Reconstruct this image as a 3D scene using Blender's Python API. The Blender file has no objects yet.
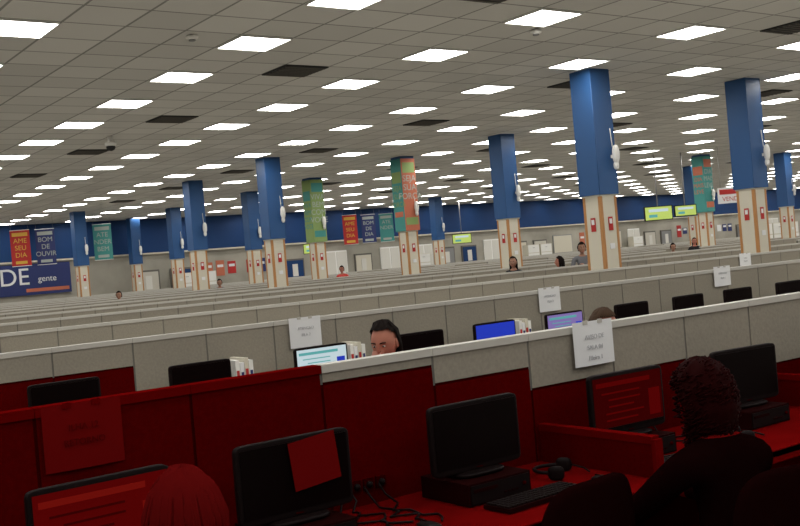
import bpy, math, random
import numpy as np
from mathutils import Vector, Matrix
random.seed(4)
S=bpy.context.scene
S.view_settings.view_transform='Standard'
S.view_settings.look='None'
pi=math.pi

# ------------------------------------------------------------------ materials
def mat(name,col,rough=.6,spec=.3,emit=0,ecol=None,noise=0,nscale=40,bump=0,metal=0):
    m=bpy.data.materials.new(name);m.use_nodes=True
    nt=m.node_tree;b=nt.nodes['Principled BSDF']
    b.inputs['Base Color'].default_value=(*col,1);b.inputs['Roughness'].default_value=rough
    b.inputs['Specular IOR Level'].default_value=spec;b.inputs['Metallic'].default_value=metal
    if emit:
        b.inputs['Emission Color'].default_value=(*(ecol or col),1);b.inputs['Emission Strength'].default_value=emit
    if noise or bump:
        tc=nt.nodes.new('ShaderNodeTexCoord');n=nt.nodes.new('ShaderNodeTexNoise')
        n.inputs['Scale'].default_value=nscale;n.inputs['Detail'].default_value=4
        nt.links.new(tc.outputs['Object'],n.inputs['Vector'])
        if noise:
            r=nt.nodes.new('ShaderNodeValToRGB')
            r.color_ramp.elements[0].position=.3;r.color_ramp.elements[1].position=.7
            r.color_ramp.elements[0].color=(*[c*(1-noise) for c in col],1)
            r.color_ramp.elements[1].color=(*[min(1,c*(1+noise)) for c in col],1)
            nt.links.new(n.outputs['Fac'],r.inputs['Fac']);nt.links.new(r.outputs['Color'],b.inputs['Base Color'])
        if bump:
            bp=nt.nodes.new('ShaderNodeBump');bp.inputs['Strength'].default_value=bump;bp.inputs['Distance'].default_value=.01
            nt.links.new(n.outputs['Fac'],bp.inputs['Height']);nt.links.new(bp.outputs['Normal'],b.inputs['Normal'])
    return m
M={}
M['fabric']=mat('partition_fabric',(.262,.236,.190),.95,.1,noise=.07,nscale=60,bump=.15)
M['cap']=mat('partition_cap',(.44,.42,.375),.5,.3)
M['fabred']=mat('partition_fabric_red_tint',(.068,.0009,.0009),1,0,noise=.12,nscale=60)  # grey fabric with the near zone's dim red cast put into its colour
M['capred']=mat('partition_cap_red_tint',(.10,.0011,.0011),.9,0)
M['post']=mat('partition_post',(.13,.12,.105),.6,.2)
M['postred']=mat('partition_post_red_tint',(.03,.0006,.0006),.9,0)
M['deskred']=mat('desk_top_red_tint',(.105,.0016,.0016),.8,0,noise=.1,nscale=5)  # desk, cap and post copies carry the same painted red cast
M['desk']=mat('desk_top',(.5,.47,.40),.5,.3)
M['black']=mat('black_plastic',(.006,.003,.003),.55,.07)
M['chair']=mat('chair_black_fabric',(.006,.001,.001),.95,0)
M['blackred']=mat('black_plastic_red_tint',(.012,.001,.001),.7,.02)  # black plastic with the red cast mixed into its colour
M['scr_off']=mat('screen_off',(.003,.001,.001),.35,.05)
M['blue']=mat('blue_paint',(.018,.075,.21),.45,.35)
M['bluewall']=mat('blue_wall_paint',(.009,.038,.125),.6,.2,noise=.06,nscale=.6)
M['cream']=mat('cream_cladding',(.58,.54,.44),.5,.3)
M['tan']=mat('tan_corner_strip',(.42,.20,.07),.5,.3)
M['white']=mat('white_plastic',(.75,.74,.70),.4,.4)
M['paper']=mat('white_paper',(.70,.70,.70),.9,.1)
M['paperred']=mat('white_paper_red_tint',(.12,.003,.003),.9,0)  # white paper, near-zone red cast painted into the base colour
M['ink']=mat('grey_ink',(.42,.42,.44),.9,0)
M['inkred']=mat('grey_ink_red_tint',(.075,.002,.002),.9,0)  # ink for the tinted sheets, same red cast in its colour
M['redpaint']=mat('red_print',(.40,.03,.028),.6,.2)
M['yellow']=mat('yellow_print',(.60,.36,.06),.6,.2)
M['navy']=mat('navy_print',(.03,.04,.13),.6,.2)
M['teal']=mat('teal_print',(.06,.25,.23),.6,.2)
M['green']=mat('green_print',(.22,.31,.11),.6,.2)
M['orange']=mat('orange_print',(.46,.14,.08),.6,.2)
M['bprint']=mat('banner_lettering',(.36,.40,.36),.7,.1)
M['light']=mat('light_diffuser',(.9,.9,.9),.5,0,emit=16.5,ecol=(1,.985,.945))
M['dark']=mat('dark_grille',(.035,.035,.035),.7,.1)
M['grey']=mat('grey_metal',(.25,.25,.25),.4,.5,metal=.6)
M['glow']=mat('lit_room_glass',(.45,.44,.40),.3,.3,emit=.14,ecol=(1,.93,.8))
M['plaster']=mat('wall_plaster',(.33,.31,.26),.8,.2,noise=.25,nscale=.5)
M['floor']=mat('floor_tiles',(.33,.31,.27),.5,.3,noise=.1,nscale=1.5)
M['s_white']=mat('screen_white',(.1,.1,.1),.3,.1,emit=.7,ecol=(.66,.82,.88))
M['s_teal']=mat('screen_teal',(.02,.1,.1),.3,.1,emit=.6,ecol=(.15,.5,.5))
M['s_blue']=mat('screen_blue',(.01,.02,.2),.3,.1,emit=.8,ecol=(.015,.035,.42))
M['s_lilac']=mat('screen_lilac',(.1,.06,.2),.3,.1,emit=.6,ecol=(.24,.19,.45))
M['s_yel']=mat('screen_yellow_green',(.3,.4,.1),.3,.1,emit=.55,ecol=(.5,.6,.14))
M['s_red']=mat('screen_red_tint',(.025,.001,.001),.4,0,emit=.07,ecol=(.9,.01,.01))  # near screens: red cast put into base and emission colour
M['s_red2']=mat('screen_red_tint_dim',(.015,.001,.001),.4,0,emit=.028,ecol=(.9,.01,.01))
M['s_org']=mat('screen_red_tint_bright',(.04,.002,.001),.4,0,emit=.12,ecol=(.95,.03,.02))

TX,TY=.7007,.7073;LX,LY=6.10,8.86
def ceil_mat():
    m=bpy.data.materials.new('ceiling_tiles');m.use_nodes=True;nt=m.node_tree;b=nt.nodes['Principled BSDF']
    b.inputs['Roughness'].default_value=.9;b.inputs['Specular IOR Level'].default_value=.1
    tc=nt.nodes.new('ShaderNodeTexCoord');sp=nt.nodes.new('ShaderNodeSeparateXYZ');nt.links.new(tc.outputs['Object'],sp.inputs[0])
    def mth(op,a,bb):
        n=nt.nodes.new('ShaderNodeMath');n.operation=op
        for i,v in enumerate((a,bb)):
            if v is None: continue
            if isinstance(v,(int,float)): n.inputs[i].default_value=v
            else: nt.links.new(v,n.inputs[i])
        return n.outputs[0]
    def line(o,t,c):
        x=mth('DIVIDE',mth('SUBTRACT',o,c-t/2),t)
        fr=mth('FRACT',mth('ADD',x,200),None)
        dd=mth('ABSOLUTE',mth('SUBTRACT',fr,.5),None)
        return mth('GREATER_THAN',dd,.5-.022),mth('FLOOR',x,None)
    l1,f1=line(sp.outputs[0],TX,LX);l2,f2=line(sp.outputs[1],TY,LY)
    ln=mth('MAXIMUM',l1,l2)
    cb=nt.nodes.new('ShaderNodeCombineXYZ');nt.links.new(f1,cb.inputs[0]);nt.links.new(f2,cb.inputs[1])
    wn=nt.nodes.new('ShaderNodeTexWhiteNoise');nt.links.new(cb.outputs[0],wn.inputs['Vector'])
    v=mth('ADD',mth('MULTIPLY',wn.outputs['Value'],.16),.92)
    mx=nt.nodes.new('ShaderNodeMix');mx.data_type='RGBA'
    nt.links.new(ln,mx.inputs[0]);mx.inputs[6].default_value=(.60,.59,.56,1);mx.inputs[7].default_value=(.27,.265,.25,1)
    mm=nt.nodes.new('ShaderNodeVectorMath');mm.operation='SCALE'
    nt.links.new(mx.outputs[2],mm.inputs[0]);nt.links.new(v,mm.inputs['Scale'])
    nt.links.new(mm.outputs[0],b.inputs['Base Color'])
    return m
M['ceil']=ceil_mat()

# ------------------------------------------------------------------ mesh builder
class B:
    def __init__(s): s.v=[];s.f=[];s.m=[];s.names=[];s.sm=[]
    def mi(s,n):
        if n not in s.names: s.names.append(n)
        return s.names.index(n)
    def add(s,vs,fs,m,smooth=False,T=None):
        o=len(s.v);k=s.mi(m)
        for v in vs:
            v=Vector(v)
            if T is not None: v=T@v
            s.v.append(tuple(v))
        for f in fs: s.f.append(tuple(i+o for i in f));s.m.append(k);s.sm.append(smooth)
    def box(s,c,d,m,T=None):
        x,y,z=d[0]/2,d[1]/2,d[2]/2
        vs=[(c[0]+a*x,c[1]+b*y,c[2]+e*z) for a in(-1,1) for b in(-1,1) for e in(-1,1)]
        s.add(vs,[(0,1,3,2),(4,6,7,5),(0,4,5,1),(2,3,7,6),(0,2,6,4),(1,5,7,3)],m,False,T)
    def sbox(s,c,d,m,e=.3,n=24,k=12,T=None,fn=None):
        vs=[];fs=[]
        sg=lambda w,p:math.copysign(abs(w)**p,w)
        for i in range(k+1):
            ph=-pi/2+pi*i/k
            for j in range(n):
                th=2*pi*j/n
                p=[c[0]+d[0]/2*sg(math.cos(ph),e)*sg(math.cos(th),e),c[1]+d[1]/2*sg(math.cos(ph),e)*sg(math.sin(th),e),c[2]+d[2]/2*sg(math.sin(ph),e)]
                if fn:p=fn(*p)
                vs.append(p)
        for i in range(k):
            for j in range(n):
                fs.append((i*n+j,i*n+(j+1)%n,(i+1)*n+(j+1)%n,(i+1)*n+j))
        s.add(vs,fs,m,True,T)
    def tube(s,pts,rad,m,n=8,T=None,flat=1.0,up=(0,0,1)):
        pts=[Vector(p) for p in pts]
        if not isinstance(rad,(list,tuple)): rad=[rad]*len(pts)
        d0=(pts[1]-pts[0]).normalized();d1=(pts[-1]-pts[-2]).normalized()
        P=[pts[0]-d0*rad[0]*.7]+pts+[pts[-1]+d1*rad[-1]*.7];Rr=[rad[0]*.45]+list(rad)+[rad[-1]*.45]
        vs=[];fs=[];upv=Vector(up)
        for i,p in enumerate(P):
            t=(P[min(i+1,len(P)-1)]-P[max(i-1,0)]).normalized()
            a=t.cross(upv)
            if a.length<1e-3:a=t.cross(Vector((1,0,0)))
            a.normalize();b=a.cross(t)
            for j in range(n):
                th=2*pi*j/n;vs.append(p+a*math.cos(th)*Rr[i]+b*math.sin(th)*Rr[i]*flat)
        L=len(P)
        for i in range(L-1):
            for j in range(n): fs.append((i*n+j,i*n+(j+1)%n,(i+1)*n+(j+1)%n,(i+1)*n+j))
        fs.append(tuple(range(n-1,-1,-1)));fs.append(tuple((L-1)*n+j for j in range(n)))
        s.add(vs,fs,m,True,T)
    def obj(s,name,parent=None,loc=(0,0,0),rz=0):
        me=bpy.data.meshes.new(name);me.from_pydata(s.v,[],s.f);
        for n in s.names: me.materials.append(M[n])
        me.polygons.foreach_set('material_index',s.m);me.polygons.foreach_set('use_smooth',s.sm);me.update()
        o=bpy.data.objects.new(name,me);S.collection.objects.link(o);o.location=loc;o.rotation_euler[2]=rz
        if parent:o.parent=parent
        return o
def empty(name,loc=(0,0,0),rz=0,sc=1):
    e=bpy.data.objects.new(name,None);e.empty_display_size=.1;S.collection.objects.link(e)
    e.location=loc;e.rotation_euler[2]=rz;e.scale=(sc,)*3;return e
def text(st,size,m,loc,parent=None,rot=(pi/2,0,0),name='lettering',ext=.0006,al='CENTER'):
    c=bpy.data.curves.new(name,'FONT');c.body=st;c.size=size;c.extrude=ext;c.align_x=al;c.align_y='CENTER'
    c.materials.append(M[m]);o=bpy.data.objects.new(name,c);S.collection.objects.link(o)
    o.location=loc;o.rotation_euler=rot
    if parent:o.parent=parent
    return o
def clone(o,name,loc,rz=0):
    n=bpy.data.objects.new(name,o.data);S.collection.objects.link(n);n.location=loc;n.rotation_euler[2]=rz;return n

CH=4.462
# ------------------------------------------------------------------ room shell
b=B();b.box((30,19,-.05),(88,52,.1),'floor');b.obj('floor')
b=B();b.box((30,19,CH+.05),(88,52,.1),'ceil');b.obj('ceiling')
b=B();b.box((30,44.05,1.45),(88,.2,2.9),'plaster');b.box((30,44.0,3.68),(88,.3,1.56),'bluewall');b.obj('wall_back')
b=B();b.box((73,19,1.45),(.2,52,2.9),'plaster');b.box((72.95,19,3.68),(.3,52,1.56),'bluewall');b.obj('wall_right')
b=B();b.box((30,43.82,2.90),(86,.05,.07),'cream');b.obj('trim_1')
b=B();b.box((30,43.92,.06),(86,.05,.12),'dark');b.obj('baseboard_back')

b=B()
for i in range(-4,24):
    for j in range(-6,17):
        x=LX+i*TX*4;y=LY+j*TY*3
        if y>43 or x>71: continue
        w,h=.325,.325
        b.add([(x-w,y-h,CH-.012),(x+w,y-h,CH-.012),(x+w,y+h,CH-.012),(x-w,y+h,CH-.012)],[(3,2,1,0)],'light')
        for sx,sy,ww,hh in((0,h+.008,2*w+.03,.016),(0,-h-.008,2*w+.03,.016),(w+.008,0,.016,2*h),(-w-.008,0,.016,2*h)):
            b.box((x+sx,y+sy,CH-.01),(ww,hh,.02),'white')
b.obj('ceiling_light_panels')
b=B()
for i in (-6,2,10,18,26,34,42):
    for j in (-7,-1,5,11,17,23,29,35):
        x=LX+i*TX;y=LY+j*TY
        b.box((x,y,CH-.008),(TX*.98,TY*.98,.016),'dark')
        for k in range(7):
            b.box((x,y-.28+k*.093,CH-.022),(TX*.9,.02,.014),'post')
b.obj('ceiling_air_vents')
def dome(x,y,name):
    b=B();b.tube([(x,y,CH-.0),(x,y,CH-.10)],.05,'white',12);b.sbox((x,y,CH-.15),(.22,.22,.12),'white',e=1)
    b.sbox((x,y,CH-.21),(.17,.17,.14),'dark',e=1);b.obj(name)
dome(7.15,18.7,'dome_security_camera')
for x,y in((5.2,10.8),(9.3,9.4),(3.4,13.4)):
    b=B();b.sbox((x,y,CH-.03),(.14,.14,.06),'white',e=.8);b.sbox((x,y,CH-.065),(.08,.08,.03),'grey',e=.8);b.obj('smoke_detector')

# ------------------------------------------------------------------ partitions
ROWY=[3.47+3.37*k for k in range(12)]
PW=.553
def redtint_split(k,x):  # height where the painted red cast stops on each panel
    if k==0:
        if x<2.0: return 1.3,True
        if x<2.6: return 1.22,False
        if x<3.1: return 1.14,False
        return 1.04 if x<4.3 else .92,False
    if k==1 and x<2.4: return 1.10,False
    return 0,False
COLS=[(12.44,11.45),(16.51,11.45),(16.70,18.35),(12.49,22.3),(16.92,27.5),(16.70,22.4),(12.86,27.5),(16.92,31.7),(16.76,37.8),(12.95,37.8),(17.1,42.9),(29.92,37.8),(34.15,26.4),(30.04,22.75),(34.4,22.4)]
for k,Y in enumerate(ROWY):
    b=B()
    n0=-6;n1=110 if k>1 else 60
    for i in range(n0,n1):
        x0=.98+i*PW-.553;xc=x0+PW/2
        if xc>58: break
        if k>1 and (24.6<xc<26.4): continue
        if k>3 and (43<xc<45): continue
        rz,capr=redtint_split(k,xc)
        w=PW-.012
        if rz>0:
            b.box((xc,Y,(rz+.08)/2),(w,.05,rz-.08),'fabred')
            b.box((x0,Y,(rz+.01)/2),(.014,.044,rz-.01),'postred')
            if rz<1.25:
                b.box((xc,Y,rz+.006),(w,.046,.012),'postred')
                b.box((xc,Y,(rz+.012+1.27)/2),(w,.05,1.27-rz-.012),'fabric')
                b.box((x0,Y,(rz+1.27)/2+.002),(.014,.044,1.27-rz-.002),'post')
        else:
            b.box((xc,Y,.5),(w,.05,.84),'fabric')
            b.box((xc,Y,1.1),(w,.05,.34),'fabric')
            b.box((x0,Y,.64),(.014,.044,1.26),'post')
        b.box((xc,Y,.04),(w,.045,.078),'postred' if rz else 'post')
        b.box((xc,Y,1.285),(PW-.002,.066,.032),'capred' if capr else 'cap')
    b.obj('cubicle_partition')

def desk(name,x0,x1,y0,y1,top,side):
    b=B()
    b.box(((x0+x1)/2,(y0+y1)/2,.705),(x1-x0,y1-y0,.03),top)
    b.box(((x0+x1)/2,y0+.01 if side<0 else y1-.01,.69),(x1-x0,.02,.05),top)
    x=x0+.05
    while x<x1:
        b.box((x,(y0+y1)/2,.345),(.03,(y1-y0)*.8,.69),'post' if top=='desk' else 'postred');x+=1.72
    return b.obj(name)
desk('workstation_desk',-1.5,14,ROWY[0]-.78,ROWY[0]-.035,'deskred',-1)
desk('workstation_desk',-1.5,14,ROWY[0]+.035,ROWY[0]+.75,'desk',1)
desk('workstation_desk',-1.5,14,ROWY[1]-.75,ROWY[1]-.035,'desk',-1)
desk('workstation_desk',-1.5,14,ROWY[1]+.035,ROWY[1]+.75,'desk',1)
desk('workstation_desk',-1.5,11,ROWY[2]-.75,ROWY[2]-.035,'desk',-1)
for x in (3.22,4.94,6.66):
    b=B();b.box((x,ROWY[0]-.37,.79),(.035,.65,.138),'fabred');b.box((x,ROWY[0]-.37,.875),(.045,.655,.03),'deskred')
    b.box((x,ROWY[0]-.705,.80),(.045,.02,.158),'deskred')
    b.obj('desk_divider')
b=B()
for xc in (2.08,3.80):
    for i in range(5):
        x=xc+i*.06
        b.box((x,ROWY[0]-.031,.80),(.045,.012,.045),'postred')
        b.tube([(x,ROWY[0]-.037,.80),(x,ROWY[0]-.045,.80)],.014,'black',10,up=(1,0,0))
b.obj('power_outlets')

# ------------------------------------------------------------------ monitors
def monitor_mesh(scr,kind='plain'):
    b=B();w,h=.455,.275;z=.157
    b.sbox((0,0,z),(w,.03,h),'black',e=.12,n=32,k=16)
    b.sbox((0,.03,z),(w*.6,.05,h*.6),'black',e=.5)
    b.box((0,-.016,z+.004),(w-.03,.003,h-.04),scr)
    if kind=='win':
        red=scr.startswith('s_red')
        b.box((-.03,-.019,z+.09),(w-.12,.002,.02),'s_org' if scr=='s_red' else 's_red' if red else 's_teal')
        for i in range(5): b.box((-.05+.02*(i%2),-.019,z+.05-i*.03),(w-.22-.04*(i%3),.002,.007),'s_red2' if scr=='s_red' else 's_red' if red else 's_teal')
        b.box((.16,-.019,z-.02),(.07,.002,.12),'s_org' if scr=='s_red' else 's_red' if red else 's_blue')
        b.box((0,-.019,z-.108),(w-.035,.002,.014),'scr_off')
    b.box((.0,-.0165,z-h/2+.011),(.03,.003,.004),'postred' if scr in('s_red','s_red2','scr_off') else 'grey')
    b.tube([(0,.05,z-.03),(0,.055,.02)],[.03,.028],'black',12,up=(0,1,0),flat=.5)
    b.sbox((0,.03,.010),(.24,.18,.02),'black',e=.5)
    return b
def pcbox_mesh(red=True):
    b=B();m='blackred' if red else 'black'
    b.box((0,0,.045),(.32,.30,.085),m);b.box((0,-.152,.045),(.30,.006,.07),'black')
    b.box((-.08,-.157,.06),(.12,.004,.012),m);b.tube([(.12,-.155,.045),(.12,-.16,.045)],.008,'postred' if red else 'grey',8,up=(1,0,0))
    for i in range(4): b.box((.02+.02*i,-.157,.03),(.012,.004,.006),m)
    for sx in(-.13,.13):
        for sy in(-.12,.12): b.box((sx,sy,.0015),(.02,.02,.003),'black')
    return b
mm={}
def mon(x,y,z,rz,scr,kind='plain'):
    key=(scr,kind)
    if key not in mm:
        mm[key]=monitor_mesh(scr,kind).obj('computer_monitor',loc=(x,y,z),rz=rz)
        return mm[key]
    return clone(mm[key],'computer_monitor',(x,y,z),rz)
pcm={}
def pc(x,y,red):
    if red not in pcm:
        pcm[red]=pcbox_mesh(red).obj('desktop_computer',loc=(x,y,.72));return
    clone(pcm[red],'desktop_computer',(x,y,.72))
def st(x,y,rz,scr,kind,red,box=True):
    if box: pc(x,y+.02,red)
    return mon(x,y,.809,rz,scr,kind)
YM=3.17
st(1.06,3.10,.05,'s_red','win',True,False)
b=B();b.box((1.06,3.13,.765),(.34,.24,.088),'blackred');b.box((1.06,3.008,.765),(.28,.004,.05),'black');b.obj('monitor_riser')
st(1.76,3.14,0,'scr_off','plain',True,True)
st(2.61,YM,0,'scr_off','plain',True,True)
st(3.51,YM,-.05,'s_red2','win',True,True)
st(4.39,YM,-.1,'scr_off','plain',True,True)
st(5.25,YM,-.1,'scr_off','plain',True,True)
for x in (6.1,6.95): st(x,YM,0,'scr_off','plain',True,True)
for x,sc,kd in((2.05,'scr_off','plain'),(2.98,'scr_off','plain'),(3.95,'s_white','win'),(4.88,'scr_off','plain'),(5.66,'s_blue','plain'),(6.48,'s_lilac','win'),(7.37,'scr_off','plain'),(8.2,'scr_off','plain'),(9.0,'scr_off','plain'),(9.9,'scr_off','plain')):
    st(x,6.50,0,sc,kd,False,True)
b=B()
T=Matrix.Translation((1.83,3.112,1.01))@Matrix.Rotation(-.10,4,'Y')
b.box((0,0,0),(.19,.002,.17),'paperred',T);b.obj('taped_sheet')
def notice(x0,x1,Y,z0,z1,red=False,lines=('AVISO','FILA 04')):
    e=empty('paper_notice',((x0+x1)/2,Y,(z0+z1)/2))
    w,h=x1-x0,z1-z0
    b=B();n=8;vs=[];fs=[]
    for i in range(n+1):
        for j in range(n+1):
            u,v=i/n,j/n
            vs.append(((u-.5)*w,-.004-.012*(1-v)*math.sin(pi*u)*.6,(v-.5)*h))
    for i in range(n):
        for j in range(n): a=i*(n+1)+j;fs.append((a,a+n+1,a+n+2,a+1))
    b.add(vs,fs,'paperred' if red else 'paper',True)
    tm='capred' if red else 'cap'
    b.box((-.05,-.006,h/2-.005),(.03,.003,.02),tm);b.box((.05,-.006,h/2-.005),(.03,.003,.02),tm)
    b.obj('sheet',e)
    for i,t in enumerate(lines): text(t,.030,'inkred' if red else 'ink',(0,-.0125,.03-.05*i),e)
notice(1.0,1.27,3.44,1.08,1.30,True,('ILHA 12','RETORNO'))
notice(3.46,3.73,3.425,1.11,1.32,False,('AVISO DE','SALA 04','Fileira 1'))
notice(3.87,4.15,6.80,1.08,1.31,False,('ATENCAO','FILA 2'))
notice(6.48,6.75,6.80,1.10,1.32,False,('ATENCAO','FILA 3'))
notice(9.03,9.31,6.80,1.12,1.33,False,('ATENCAO','FILA 4'))
notice(14.2,14.5,10.17,1.10,1.32)
def binders(x,y):
    b=B()
    for i,(m,h) in enumerate((('white',.36),('paper',.34),('cream',.37),('white',.35))):
        b.box((x+i*.035,y,.72+h/2),(.032,.22,h),m);b.box((x+i*.035,y-.112,.72+h*.7),(.02,.003,.07),'navy' if i%2 else 'redpaint')
    b.obj('ring_binders')
binders(4.22,6.6);binders(5.95,6.6);binders(3.26,6.6)

def keyboard(x,y,rz):
    b=B();b.box((0,0,.01),(.42,.14,.016),'blackred')
    for r in range(5):
        for c in range(17): b.box((-.195+c*.0243,.05-r*.025,.021),(.020,.020,.008),'black')
    b.obj('computer_keyboard',loc=(x,y,.722),rz=rz)
keyboard(2.68,2.92,.05);keyboard(1.80,2.88,0);keyboard(3.56,2.87,-.2)
def mouse(x,y,rz):
    b=B();b.sbox((0,0,.018),(.062,.11,.036),'black',e=.75);b.box((0,.03,.036),(.006,.02,.006),'blackred')
    b.obj('computer_mouse',loc=(x,y,.72),rz=rz)
mouse(3.02,2.88,.2);mouse(2.15,2.9,0)
def headset(x,y,rz):
    b=B();pts=[(.085*math.cos(t),.0+.1*math.sin(t),.03) for t in np.linspace(0,pi,12)]
    b.tube(pts,.008,'black',8)
    for sx in(-1,1): b.sbox((sx*.085,-.01,.03),(.035,.07,.06),'black',e=.7)
    b.tube([(.085,-.04,.03),(.06,-.1,.02),(.02,-.13,.012)],.004,'black',6)
    b.obj('telephone_headset',loc=(x,y,.72),rz=rz)
headset(3.03,3.15,.6);headset(4.0,2.95,1)
b=B()
for s0 in range(6):
    random.seed(s0+3);x=2.08+s0*.07 if s0<4 else 3.86+.06*(s0-4);y=3.38
    pts=[(x,y+.03,.80),(x+.01,y,.76)];xm=x
    for i in range(9):
        x=xm+random.uniform(-.05,.05);y-=random.uniform(.02,.06);pts.append((x,y,.727))
    b.tube(pts,.0045,'black',6)
b.obj('desk_cables')

# ------------------------------------------------------------------ office chairs
def chair(x,y,rz,m='chair'):
    b=B()
    b.sbox((0,0,.42),(.48,.46,.08),m,e=.45)
    b.sbox((0,-.24,.76),(.44,.07,.42),m,e=.5,n=32,k=20,fn=lambda x,y,z:(x*(1-.15*max(0,(z-.8)*4)),y+.9*x*x-.06*(z-.7),z))
    b.box((0,-.27,.55),(.06,.02,.28),m);b.box((0,-.15,.38),(.06,.26,.02),m)
    for s in(-1,1):
        b.tube([(s*.22,-.02,.40),(s*.29,-.02,.44),(s*.29,-.02,.62)],.014,m,8);b.sbox((s*.29,0,.635),(.06,.24,.03),m,e=.5)
    b.tube([(0,0,.38),(0,0,.25)],.028,'grey',12,up=(1,0,0));b.tube([(0,0,.27),(0,0,.08)],.04,m,12,up=(1,0,0))
    for i in range(5):
        a=2*pi*i/5+.3;c,s=math.cos(a),math.sin(a)
        b.tube([(0,0,.11),(.15*c,.15*s,.10),(.28*c,.28*s,.075)],[.03,.025,.018],m,8)
        b.tube([(.28*c-.012*s,.28*s+.012*c,.03),(.28*c+.012*s,.28*s-.012*c,.03)],.028,m,12)
    return b.obj('office_chair',loc=(x,y,0),rz=rz)

# ------------------------------------------------------------------ people
def hand(b,w,d,n,side,curl=.5,m='skin'):
    d=Vector(d).normalized();n=Vector(n);n=(n-d*n.dot(d)).normalized();sd=d.cross(n).normalized()*side
    w=Vector(w)
    R=Matrix((( *sd,),( *d,),( *n,))).transposed().to_4x4();T=Matrix.Translation(w)@R
    b.tube([(0,-.01,0),(.0,.03,0),(.0,.07,.002),(0,.088,.002)],[.024,.034,.041,.036],m,14,T,flat=.42)
    for i,(x,L) in enumerate(((.030,.070),(.010,.078),(-.011,.073),(-.030,.058))):
        a=0;p=Vector((x,.082,.002));pts=[p.copy()];c=curl*(1+.12*i)
        for q,l in enumerate((.45,.31,.24)):
            a+=c*(.35,.6,.5)[q];p=p+Vector((x*.12*l,math.cos(a),-math.sin(a)))*(L*l);pts.append(p.copy())
        b.tube(pts,[.0095,.0088,.008,.0065],m,8,T)
    b.tube([(.020,.018,-.003),(.045,.045,-.010),(.055,.068,-.016),(.054,.088,-.022)],[.013,.0115,.010,.007],m,8,T)

def head_verts(n=36,k=26):
    vs=[];fs=[]
    g=lambda x,s:math.exp(-(x/s)**2)
    for i in range(k+1):
        ph=-pi/2+pi*i/k
        for j in range(n):
            th=2*pi*j/n
            X,Y,Z=math.cos(ph)*math.sin(th),math.cos(ph)*math.cos(th),math.sin(ph)
            jaw=max(0,-Z)
            x=X*.076*(1-.32*jaw**1.3);y=Y*.093*(1-.15*jaw) ;z=Z*.118
            if Y>0:
                y+=.010*jaw
                y+=.024*g(X,.13)*g(Z+.18,.16)+.012*g(X,.10)*g(Z-.02,.16)
                y-=.010*(g(X-.38,.2)+g(X+.38,.2))*g(Z-.03,.13)
                y+=.005*g(X,.5)*g(Z-.22,.12)
                y+=.008*g(X,.25)*(g(Z+.47,.06)+g(Z+.60,.06))
                y+=.008*g(X,.25)*g(Z+.88,.12)
            else: y-=.008*g(Z-.2,.5)
            vs.append((x,y,z))
    for i in range(k):
        for j in range(n): fs.append((i*n+j,(i+1)*n+j,(i+1)*n+(j+1)%n,i*n+(j+1)%n))
    return vs,fs
SIT=dict(pelvis=((0,0,.57),.135,1),belly=((0,.02,.72),.12,0),chest=((0,.05,.87),.125,0),upper=((0,.07,.97),.09,0),neck=((0,.09,1.045),.05,2),hb=((0,.12,1.10),.048,2),
 sl=((-.165,.06,.965),.062,0),el=((-.22,.14,.74),.047,0),wl=((-.14,.40,.755),.028,2),sr=((.165,.06,.965),.062,0),er=((.22,.14,.74),.047,0),wr=((.14,.40,.755),.028,2),
 hl=((-.09,.04,.54),.095,1),kl=((-.14,.42,.53),.065,1),al=((-.14,.40,.12),.045,1),tl=((-.14,.52,.05),.035,3),hr=((.09,.04,.54),.095,1),kr=((.14,.42,.53),.065,1),ar=((.14,.40,.12),.045,1),tr=((.14,.52,.05),.035,3),head=(0,.145,1.165))
STAND=dict(pelvis=((0,0,.95),.13,1),belly=((0,.01,1.08),.115,0),chest=((0,.01,1.26),.125,0),upper=((0,0,1.38),.09,0),neck=((0,.01,1.46),.05,2),hb=((0,.02,1.52),.048,2),
 sl=((-.175,0,1.38),.06,0),el=((-.24,.0,1.12),.045,0),wl=((-.25,.08,.88),.028,2),sr=((.175,0,1.38),.06,0),er=((.24,.0,1.12),.045,0),wr=((.25,.08,.88),.028,2),
 hl=((-.09,0,.90),.09,1),kl=((-.10,.02,.50),.06,1),al=((-.10,0,.10),.042,1),tl=((-.11,.13,.04),.035,3),hr=((.09,0,.90),.09,1),kr=((.10,.02,.50),.06,1),ar=((.10,0,.10),.042,1),tr=((.11,.13,.04),.035,3),head=(0,.035,1.60))
EDG=[('pelvis','belly'),('belly','chest'),('chest','upper'),('upper','neck'),('neck','hb'),('upper','sl'),('sl','el'),('el','wl'),('upper','sr'),('sr','er'),('er','wr'),
('pelvis','hl'),('hl','kl'),('kl','al'),('al','tl'),('pelvis','hr'),('hr','kr'),('kr','ar'),('ar','tr')]
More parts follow.
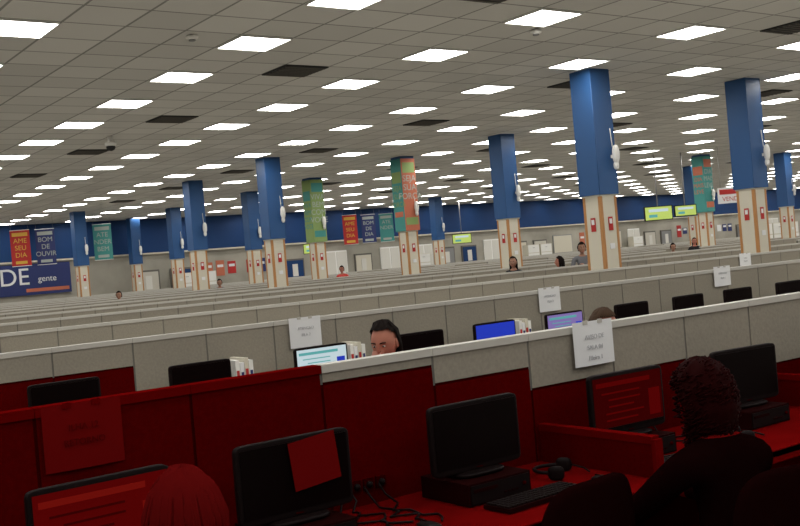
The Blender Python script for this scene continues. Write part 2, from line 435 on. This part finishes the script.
def person(name,loc,rz,pose,top,bottom,skin,hairc,hair='short',sc=1,over={},turn=0,hands=True,handdir=None,nod=0):
    P=dict(pose);P.update(over)
    key=skin.name+hairc.name;SK='skin_'+key;HR='hair_'+key;M[SK]=skin;M[HR]=hairc
    red=skin.name=='skin_red_tint'
    e=empty(name,loc,rz,sc)
    keys=[k for k in P if k!='head']
    me=bpy.data.meshes.new('body');me.from_pydata([P[k][0] for k in keys],[(keys.index(a),keys.index(c)) for a,c in EDG],[])
    o=bpy.data.objects.new('body',me);S.collection.objects.link(o)
    o.modifiers.new('skin','SKIN')
    for i,k in enumerate(keys):
        me.skin_vertices[0].data[i].radius=(P[k][1],P[k][1])
        if k=='pelvis': me.skin_vertices[0].data[i].use_root=True
    sb=o.modifiers.new('sub','SUBSURF');sb.levels=2;sb.render_levels=2
    dg=bpy.context.evaluated_depsgraph_get();nm=bpy.data.meshes.new_from_object(o.evaluated_get(dg))
    o.modifiers.clear();o.data=nm;nm.materials.clear()
    for m_ in (top,bottom,skin,M['black']): nm.materials.append(m_)
    samp=[]
    for a,c in EDG:
        pa,pb=Vector(P[a][0]),Vector(P[c][0])
        for t in (0,.15,.3,.45,.55,.7,.85,1):
            tag=P[a][2] if t<.5 else P[c][2]
            if c in('wl','wr'): tag=0 if t<.85 else 2
            if c=='neck': tag=0 if t<.8 else 2
            if c in('tl','tr'): tag=3 if t>.1 else 1
            samp.append((pa.lerp(pb,t),tag))
    for p in nm.polygons:
        p.use_smooth=True;c=p.center
        p.material_index=min(samp,key=lambda s_:(s_[0]-c).length_squared)[1]
    o.parent=e
    h=Vector(P['head']);HT=Matrix.Translation(h)@Matrix.Rotation(turn,4,'Z')@Matrix.Rotation(-nod,4,'X')
    b=B();vs,fs=head_verts();b.add(vs,fs,SK,True,HT)
    for s in(-1,1):
        b.sbox((s*.077,-.008,-.005),(.016,.036,.062),SK,e=.8,n=12,k=8,T=HT)
        b.sbox((s*.029,.0775,.006),(.024,.018,.012),'paperred' if red else 'eyewhite',e=1,n=12,k=8,T=HT)
        b.sbox((s*.029,.0855,.006),(.011,.005,.010),'black',e=1,n=10,k=6,T=HT)
        b.tube([(s*.014,.092,.026),(s*.030,.091,.031),(s*.046,.080,.027)],.0035,HR,6,HT)
    b.tube([(-.022,.088,-.063),(0,.096,-.062),(.022,.088,-.063)],.0045,SK if red else 'lips',6,HT)
    b.obj('head',e)
    b=B();vs=[];fs=[];n,k=40,24;rnd=random.Random(7)
    cw=1.18 if hair=='curly' else 1
    for i in range(k+1):
        ph=-pi/2+pi*i/k
        for j in range(n):
            th=2*pi*j/n;X,Y,Z=math.cos(ph)*math.sin(th),math.cos(ph)*math.cos(th),math.sin(ph)
            f=1.13+.03*math.sin(9*th+5*ph)+.02*math.sin(17*th)
            x,y,z=X*.078*f*cw,Y*.094*f*(1.12 if hair=='curly' else 1)-.008,Z*.118*f+.006
            if hair in('long','curly') and Z<0:
                z=z*(1.35 if hair=='curly' else 1.7);x=math.copysign(max(abs(x),abs(X)**.5*.06*cw),x);y=min(y,.0)-.012
            vs.append((x,y,z))
    for i in range(k):
        for j in range(n):
            ph=-pi/2+pi*(i+.5)/k;th=2*pi*(j+.5)/n;Y=math.cos(ph)*math.cos(th);Z=math.sin(ph)
            if Y>-.15 and Z<.48 and not(Y<.0 and Z>-.1 and hair!='short'): continue
            if Y>.3 and Z<.66: continue
            if Z<-.45 and hair=='short': continue
            fs.append((i*n+j,(i+1)*n+j,(i+1)*n+(j+1)%n,i*n+(j+1)%n))
    b.add(vs,fs,HR,True,HT)
    if hair=='curly':
        for q in range(850):
            th=rnd.uniform(0,2*pi);Z=rnd.uniform(-1,1);c_=math.sqrt(1-Z*Z);X,Y=c_*math.sin(th),c_*math.cos(th)
            if Y>.1 and Z<.45: continue
            base=Vector((X*.103,Y*.115-.01,Z*.122+(.0 if Z>0 else Z*.07)))
            nrm=Vector((X,Y,Z*.7)).normalized();t1=nrm.cross(Vector((0,0,1)))
            if t1.length<.1:t1=Vector((1,0,0))
            t1.normalize();r=rnd.uniform(.007,.012);tw=rnd.uniform(0,6);pts=[]
            lean=t1*rnd.uniform(-.003,.003)
            for w_ in range(10):
                a=tw+w_*1.1;pts.append(base+nrm*(math.cos(a)*r)+t1*(math.sin(a)*r)+Vector((0,0,-.004*w_+.012))+lean*w_)
            b.tube(pts,[.0034]*9+[.002],HR,5,HT)
    elif hair=='long':
        for q in range(110):
            th=rnd.uniform(pi*.52,pi*1.48);X,Y=math.sin(th),math.cos(th)
            pts=[(X*.05,Y*.06,.125),(X*.084,Y*.10-.01,.06),(X*.088,Y*.108-.012,-.04),(X*.085+rnd.uniform(-.01,.01),Y*.10-.012,-.14),(X*.075,Y*.09-.015,-.19-rnd.uniform(0,.03))]
            b.tube(pts,[.005,.008,.009,.008,.003],HR,6,HT)
    else:
        for q in range(160):
            th=rnd.uniform(0,2*pi);X,Y=math.sin(th),math.cos(th)
            Zl=.6 if Y>.3 else -.1
            pts=[(X*.02,Y*.03,.138)]
            for t in(.35,.7,1):
                Z=1-(1-Zl)*t;c_=math.sqrt(max(0,1-Z*Z));pts.append((X*c_*.090,Y*c_*.107-.008,Z*.129+.006))
            b.tube(pts,[.003,.005,.005,.002],HR,5,HT)
    b.obj('hair',e)
    if hands:
        b=B()
        for s,w_,e_ in((-1,'wl','el'),(1,'wr','er')):
            d=Vector(P[w_][0])-Vector(P[e_][0])
            if handdir and w_ in handdir: d=Vector(handdir[w_][0]);nn=Vector(handdir[w_][1])
            elif pose is SIT: d=Vector((-s*.1,1,-.05));nn=Vector((0,0,1))
            else: nn=Vector((s,0,0))
            hand(b,P[w_][0],d,nn,(-s if pose is SIT else s)*1,.35 if pose is SIT else .55,SK)
        b.obj('hands',e)
    return e
M['lips']=mat('lips',(.38,.12,.10),.5,.3);M['eyewhite']=mat('eye_white',(.42,.38,.35),.5,.2)
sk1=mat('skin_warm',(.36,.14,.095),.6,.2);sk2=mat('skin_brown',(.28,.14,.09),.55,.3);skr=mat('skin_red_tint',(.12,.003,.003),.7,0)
hb=mat('hair_black',(.010,.007,.006),.8,.05);hr=mat('hair_dark_red_tint',(.012,.0008,.0008),.7,.02);hl=mat('hair_light_red_tint',(.08,.003,.003),.7,0);hbr=mat('hair_brown',(.05,.028,.016),.7,.1)  # red-tinted hair has the near zone's cast put into its colour
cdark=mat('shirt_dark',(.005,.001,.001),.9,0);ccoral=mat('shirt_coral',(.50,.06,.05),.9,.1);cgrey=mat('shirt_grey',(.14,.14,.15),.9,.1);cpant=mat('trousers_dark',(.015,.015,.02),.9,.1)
cpantr=mat('trousers_red_tint',(.012,.001,.001),.9,0);cred=mat('shirt_red_tint',(.05,.001,.001),.9,0);cblk=mat('shirt_black',(.02,.02,.022),.9,.1)  # red-tinted clothes carry the same painted cast

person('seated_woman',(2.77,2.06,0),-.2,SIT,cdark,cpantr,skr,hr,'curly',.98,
  over=dict(wl=((-.06,.56,.765),.028,2),el=((-.22,.28,.78),.047,0),wr=((.16,.52,.765),.028,2),er=((.23,.24,.77),.047,0)))
chair(2.80,2.07,-.2)
chair(2.26,2.46,.10)
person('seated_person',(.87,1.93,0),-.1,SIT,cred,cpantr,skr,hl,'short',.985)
chair(.87,1.90,-.1)
person('seated_woman',(3.73,5.17,0),1.75,SIT,ccoral,cpant,sk1,hb,'long',1.02,nod=.25,
  over=dict(sl=((-.165,.08,1.01),.064,0),sr=((.165,.07,1.01),.062,0),wl=((-.03,.25,1.065),.028,2),el=((-.13,.36,1.03),.046,0),wr=((.16,.40,.755),.028,2)),handdir={'wl':((.55,-.55,.6),(.2,1,.4))},turn=.35)
chair(3.76,5.17,1.75)
person('seated_person',(4.74,4.55,0),pi,SIT,cgrey,cpant,sk1,hbr,'short',.985)
chair(4.74,4.58,pi)
person('standing_man',(16.0,15.35,0),2.5,STAND,cgrey,cpant,sk2,hb,'short',1.0,over=dict(wl=((-.10,.25,1.25),.028,2),el=((-.25,.05,1.12),.045,0),wr=((.10,.25,1.25),.028,2),er=((.25,.05,1.12),.045,0)),handdir={'wl':((.3,1,.3),(0,0,1)),'wr':((-.3,1,.3),(0,0,1))})
person('standing_woman',(13.7,15.0,0),2.2,STAND,cblk,cpant,sk2,hb,'long',.90)
person('standing_woman',(14.4,14.4,0),.5,STAND,cblk,cpant,sk1,hb,'long',.86)
person('standing_person',(23.0,18.6,0),2.5,STAND,cblk,cpant,sk2,hb,'short',.87)
person('standing_person',(14.0,28.6,0),2.5,STAND,cgrey,cpant,sk2,hb,'short',.9)
person('standing_person',(9.6,25.4,0),2.5,STAND,cgrey,cpant,sk2,hb,'short',.86)
person('standing_person',(27.3,21.2,0),2.5,STAND,cblk,cpant,sk1,hb,'long',.92)
person('standing_person',(18.6,28.8,0),2.3,STAND,ccoral,cpant,sk1,hb,'short',.95)

# ------------------------------------------------------------------ columns
def column(x,y,banner=None):
    e=empty('structural_column',(x,y,0));b=B();s=.44
    b.box((0,0,(2.45+CH)/2),(s,s,CH-2.45),'blue')
    for sx in(-1,1):
        for sy in(-1,1): b.tube([(sx*s/2*.985,sy*s/2*.985,2.46),(sx*s/2*.985,sy*s/2*.985,CH-.01)],.008,'blue',8,up=(1,0,0))
    t=.37;b.box((0,0,1.225),(t,t,2.45),'cream')
    for sx in(-1,1):
        for sy in(-1,1): b.box((sx*(t/2-.022),sy*(t/2-.022),1.22),(.052,.052,2.44),'tan')
    b.box((0,0,2.44),(t+.03,t+.03,.03),'cream')
    b.box((0,0,.06),(t+.02,t+.02,.12),'dark')
    b.box((.01,-t/2-.006,1.98),(.10,.006,.22),'redpaint');b.box((.01,-t/2-.010,2.02),(.06,.004,.08),'paper')
    b.box((-t/2-.006,0,1.98),(.006,.10,.22),'redpaint');b.box((-t/2-.010,0,2.02),(.004,.06,.08),'paper')
    b.box((.01,-t/2-.006,1.62),(.11,.006,.09),'paper')
    b.obj('shaft',e)
    b=B()
    b.box((.13,-s/2-.03,3.05),(.05,.06,.05),'white')
    b.sbox((.13,-s/2-.09,3.08),(.12,.10,.30),'white',e=.8);b.sbox((.13,-s/2-.08,2.90),(.09,.08,.14),'white',e=.9)
    b.tube([(.13,-s/2-.03,3.2),(.13,-s/2-.02,3.3),(.13,-s/2-.005,3.5)],.008,'white',6)
    b.obj('wall_speaker',e)
    if banner:
        c1,c2,c3,words=banner;b=B()
        b.box((0,-s/2-.016,3.42),(.47,.012,1.95),c1);b.box((-s/2-.016,0,3.42),(.012,.47,1.95),c2)
        b.box((0,-s/2-.024,4.15),(.40,.004,.28),c3);b.box((0,-s/2-.024,2.7),(.40,.004,.2),c3)
        b.box((-s/2-.024,0,3.9),(.004,.40,.3),c3);b.box((-s/2-.024,0,2.9),(.004,.36,.14),c1)
        b.obj('banner',e)
        for i,w_ in enumerate(words): text(w_,.24,'bprint',(0,-s/2-.028,3.85-.24*i),e)
        for i,w_ in enumerate(words): text(w_,.20,c3,(-s/2-.028,0,3.6-.22*i),e,rot=(pi/2,0,-pi/2))
for i,(x,y) in enumerate(COLS):
    bn={4:('green','green','teal',('VIVA','BEM','COM','VOCE')),5:('orange','teal','green',('SEJA','SUA','FORCA')),13:('teal','teal','orange',('DIA','MAIS','LEVE'))}.get(i)
    column(x,y,bn)

def hang(x,y,z,w,h,c,c2,words,rz=-.5):
    e=empty('hanging_banner',(x,y,z),rz);b=B()
    b.box((0,0,0),(w,.01,h),c);b.box((0,-.008,h*.38),(w*.8,.004,h*.1),c2);b.box((0,-.008,-h*.40),(w*.6,.004,h*.08),c2)
    b.tube([(-w/2,0,h/2),(w/2,0,h/2)],.012,'white',8);b.tube([(-w/2,0,-h/2),(w/2,0,-h/2)],.012,'white',8)
    for s in(-1,1): b.tube([(s*w*.45,0,h/2),(s*w*.45,0,CH-z)],.004,'grey',5,up=(1,0,0))
    b.obj('cloth',e)
    for i,w_ in enumerate(words): text(w_,w*.36,c2,(0,-.012,h*.2-h*.2*i),e)
hang(10.85,38,3.25,.68,1.3,'redpaint','yellow',('AME','SEU','DIA'))
hang(11.75,38,3.25,.68,1.3,'navy','bprint',('BOM','DE','OUVIR'))
hang(13.9,38,3.3,.68,1.35,'teal','bprint',('ATE','NDER','BEM'))
hang(27.8,42,3.35,.7,1.45,'redpaint','yellow',('AME','SEU','DIA'))
hang(28.9,42,3.35,.7,1.4,'navy','bprint',('BOM','DE','DIA'))
hang(30.0,42,3.35,.7,1.4,'teal','bprint',('ATE','NDER'))
def tv(x,y,z,w,m,rz=-.55):
    b=B();h=w*.5
    b.box((0,0,0),(w,.08,h),'black');b.box((0,-.043,0),(w-.05,.006,h-.05),m)
    b.box((0,-.048,h*.2),(w*.7,.003,h*.2),'s_white');b.box((-w*.2,-.048,-h*.18),(w*.3,.003,h*.2),'s_teal')
    b.tube([(0,.02,h/2),(0,.02,CH-z)],.02,'grey',8,up=(1,0,0));b.obj('hanging_television',loc=(x,y,z),rz=rz)
tv(27.1,22.4,2.50,.95,'s_yel');tv(28.0,22.0,2.52,.75,'s_yel')
tv(25.3,41.5,2.55,.95,'s_yel');tv(34,41,2.5,1.0,'s_yel')
e=empty('hanging_sign',(28.3,20.3,2.86),-.6);b=B();b.box((0,0,0),(1.0,.05,.5),'paper');b.box((0,-.03,.12),(.9,.01,.16),'redpaint')
for s in(-1,1): b.tube([(s*.4,0,.25),(s*.4,0,CH-2.86)],.006,'grey',5,up=(1,0,0))
b.obj('board',e);text('VENDAS',.2,'redpaint',(0,-.035,-.12),e)

# ------------------------------------------------------------------ far wall details
e=empty('wall_sign',(12.9,43.85,2.15));b=B();b.box((0,0,0),(3.2,.06,1.3),'navy');b.box((.6,-.035,-.45),(1.8,.01,.14),'orange');b.obj('board',e)
text('DE',1.0,'paper',(-.75,-.045,.1),e,ext=.01);text('gente',.35,'paper',(.6,-.045,.0),e)
random.seed(11);x=17.5;d=1;w=1
while x<68:
    t=random.choice(['win','door','post','win','board','gap','post','door'])
    if t=='win':
        ww=random.uniform(1.0,2.2);b=B();b.box((x+ww/2,43.90,1.75),(ww,.06,1.3),'white')
        nb=int(ww/.8)+1
        for i in range(nb): b.box((x+ww/2-ww/2+ww/nb*(i+.5),43.865,1.75),(ww/nb-.08,.02,1.18),'glow')
        b.obj('window_%d'%w);w+=1;x+=ww+.5
    elif t=='door':
        b=B();b.box((x+.5,43.90,1.08),(1.08,.06,2.16),'post');b.box((x+.5,43.86,1.05),(.94,.03,2.06),random.choice(['cream','bluewall','grey','desk']));b.sbox((x+.88,43.83,1.05),(.05,.06,.05),'grey',e=1)
        b.box((x+.5,43.84,1.6),(.3,.01,.6),'glow');b.obj('door_%d'%d);d+=1;x+=1.6
    elif t=='post':
        b=B()
        for i in range(3):
            m_=random.choice(['redpaint','cream','teal','paper','orange','navy']);hh=random.uniform(.4,.8);b.box((x+.3+i*.6,43.93,2.0),(.42,.02,hh),m_);b.box((x+.3+i*.6,43.915,2.1),(.3,.01,.12),'paper')
        b.obj('wall_posters');x+=2.2
    elif t=='board':
        b=B();b.box((x+.8,43.92,1.8),(1.6,.04,1.1),'grey');b.box((x+.8,43.895,1.8),(1.5,.02,1.0),'cream');b.obj('whiteboard');x+=2.2
    else: x+=1.2
def cabinet(x,y,h=1.9,w=.9):
    b=B();b.box((0,0,h/2),(w,.45,h),'cream')
    for i in range(4):
        b.box((0,-.228,h*(i+.5)/4),(w-.05,.01,h/4-.04),'white');b.box((0,-.24,h*(i+.62)/4),(.14,.015,.02),'grey')
    b.obj('filing_cabinet',loc=(x,y,0))
for x,y in((19.5,43.3),(20.5,43.3),(33.0,43.3),(41,43.3),(42,43.3),(50,43.3),(38.0,26.0),(38.95,26.0),(39.9,26.0)): cabinet(x,y)

# ------------------------------------------------------------------ light / camera
wd=bpy.data.worlds.new('world');S.world=wd;wd.use_nodes=True
wd.node_tree.nodes['Background'].inputs[0].default_value=(.8,.8,.79,1);wd.node_tree.nodes['Background'].inputs[1].default_value=.25
f,a,p,r=1025,.6303,-.003362,-.08408
F=Vector((math.sin(a)*math.cos(p),math.cos(a)*math.cos(p),math.sin(p)));R0=Vector((math.cos(a),-math.sin(a),0));U0=R0.cross(F)
R=R0*math.cos(r)+U0*math.sin(r);U=-R0*math.sin(r)+U0*math.cos(r)
cam=bpy.data.cameras.new('camera');cam.lens=f/800*36;cam.sensor_width=36;cam.clip_end=300
co=bpy.data.objects.new('camera',cam);S.collection.objects.link(co)
mw=Matrix((R,U,-F)).transposed().to_4x4();mw.translation=Vector((0,0,1.687));co.matrix_world=mw
S.camera=co
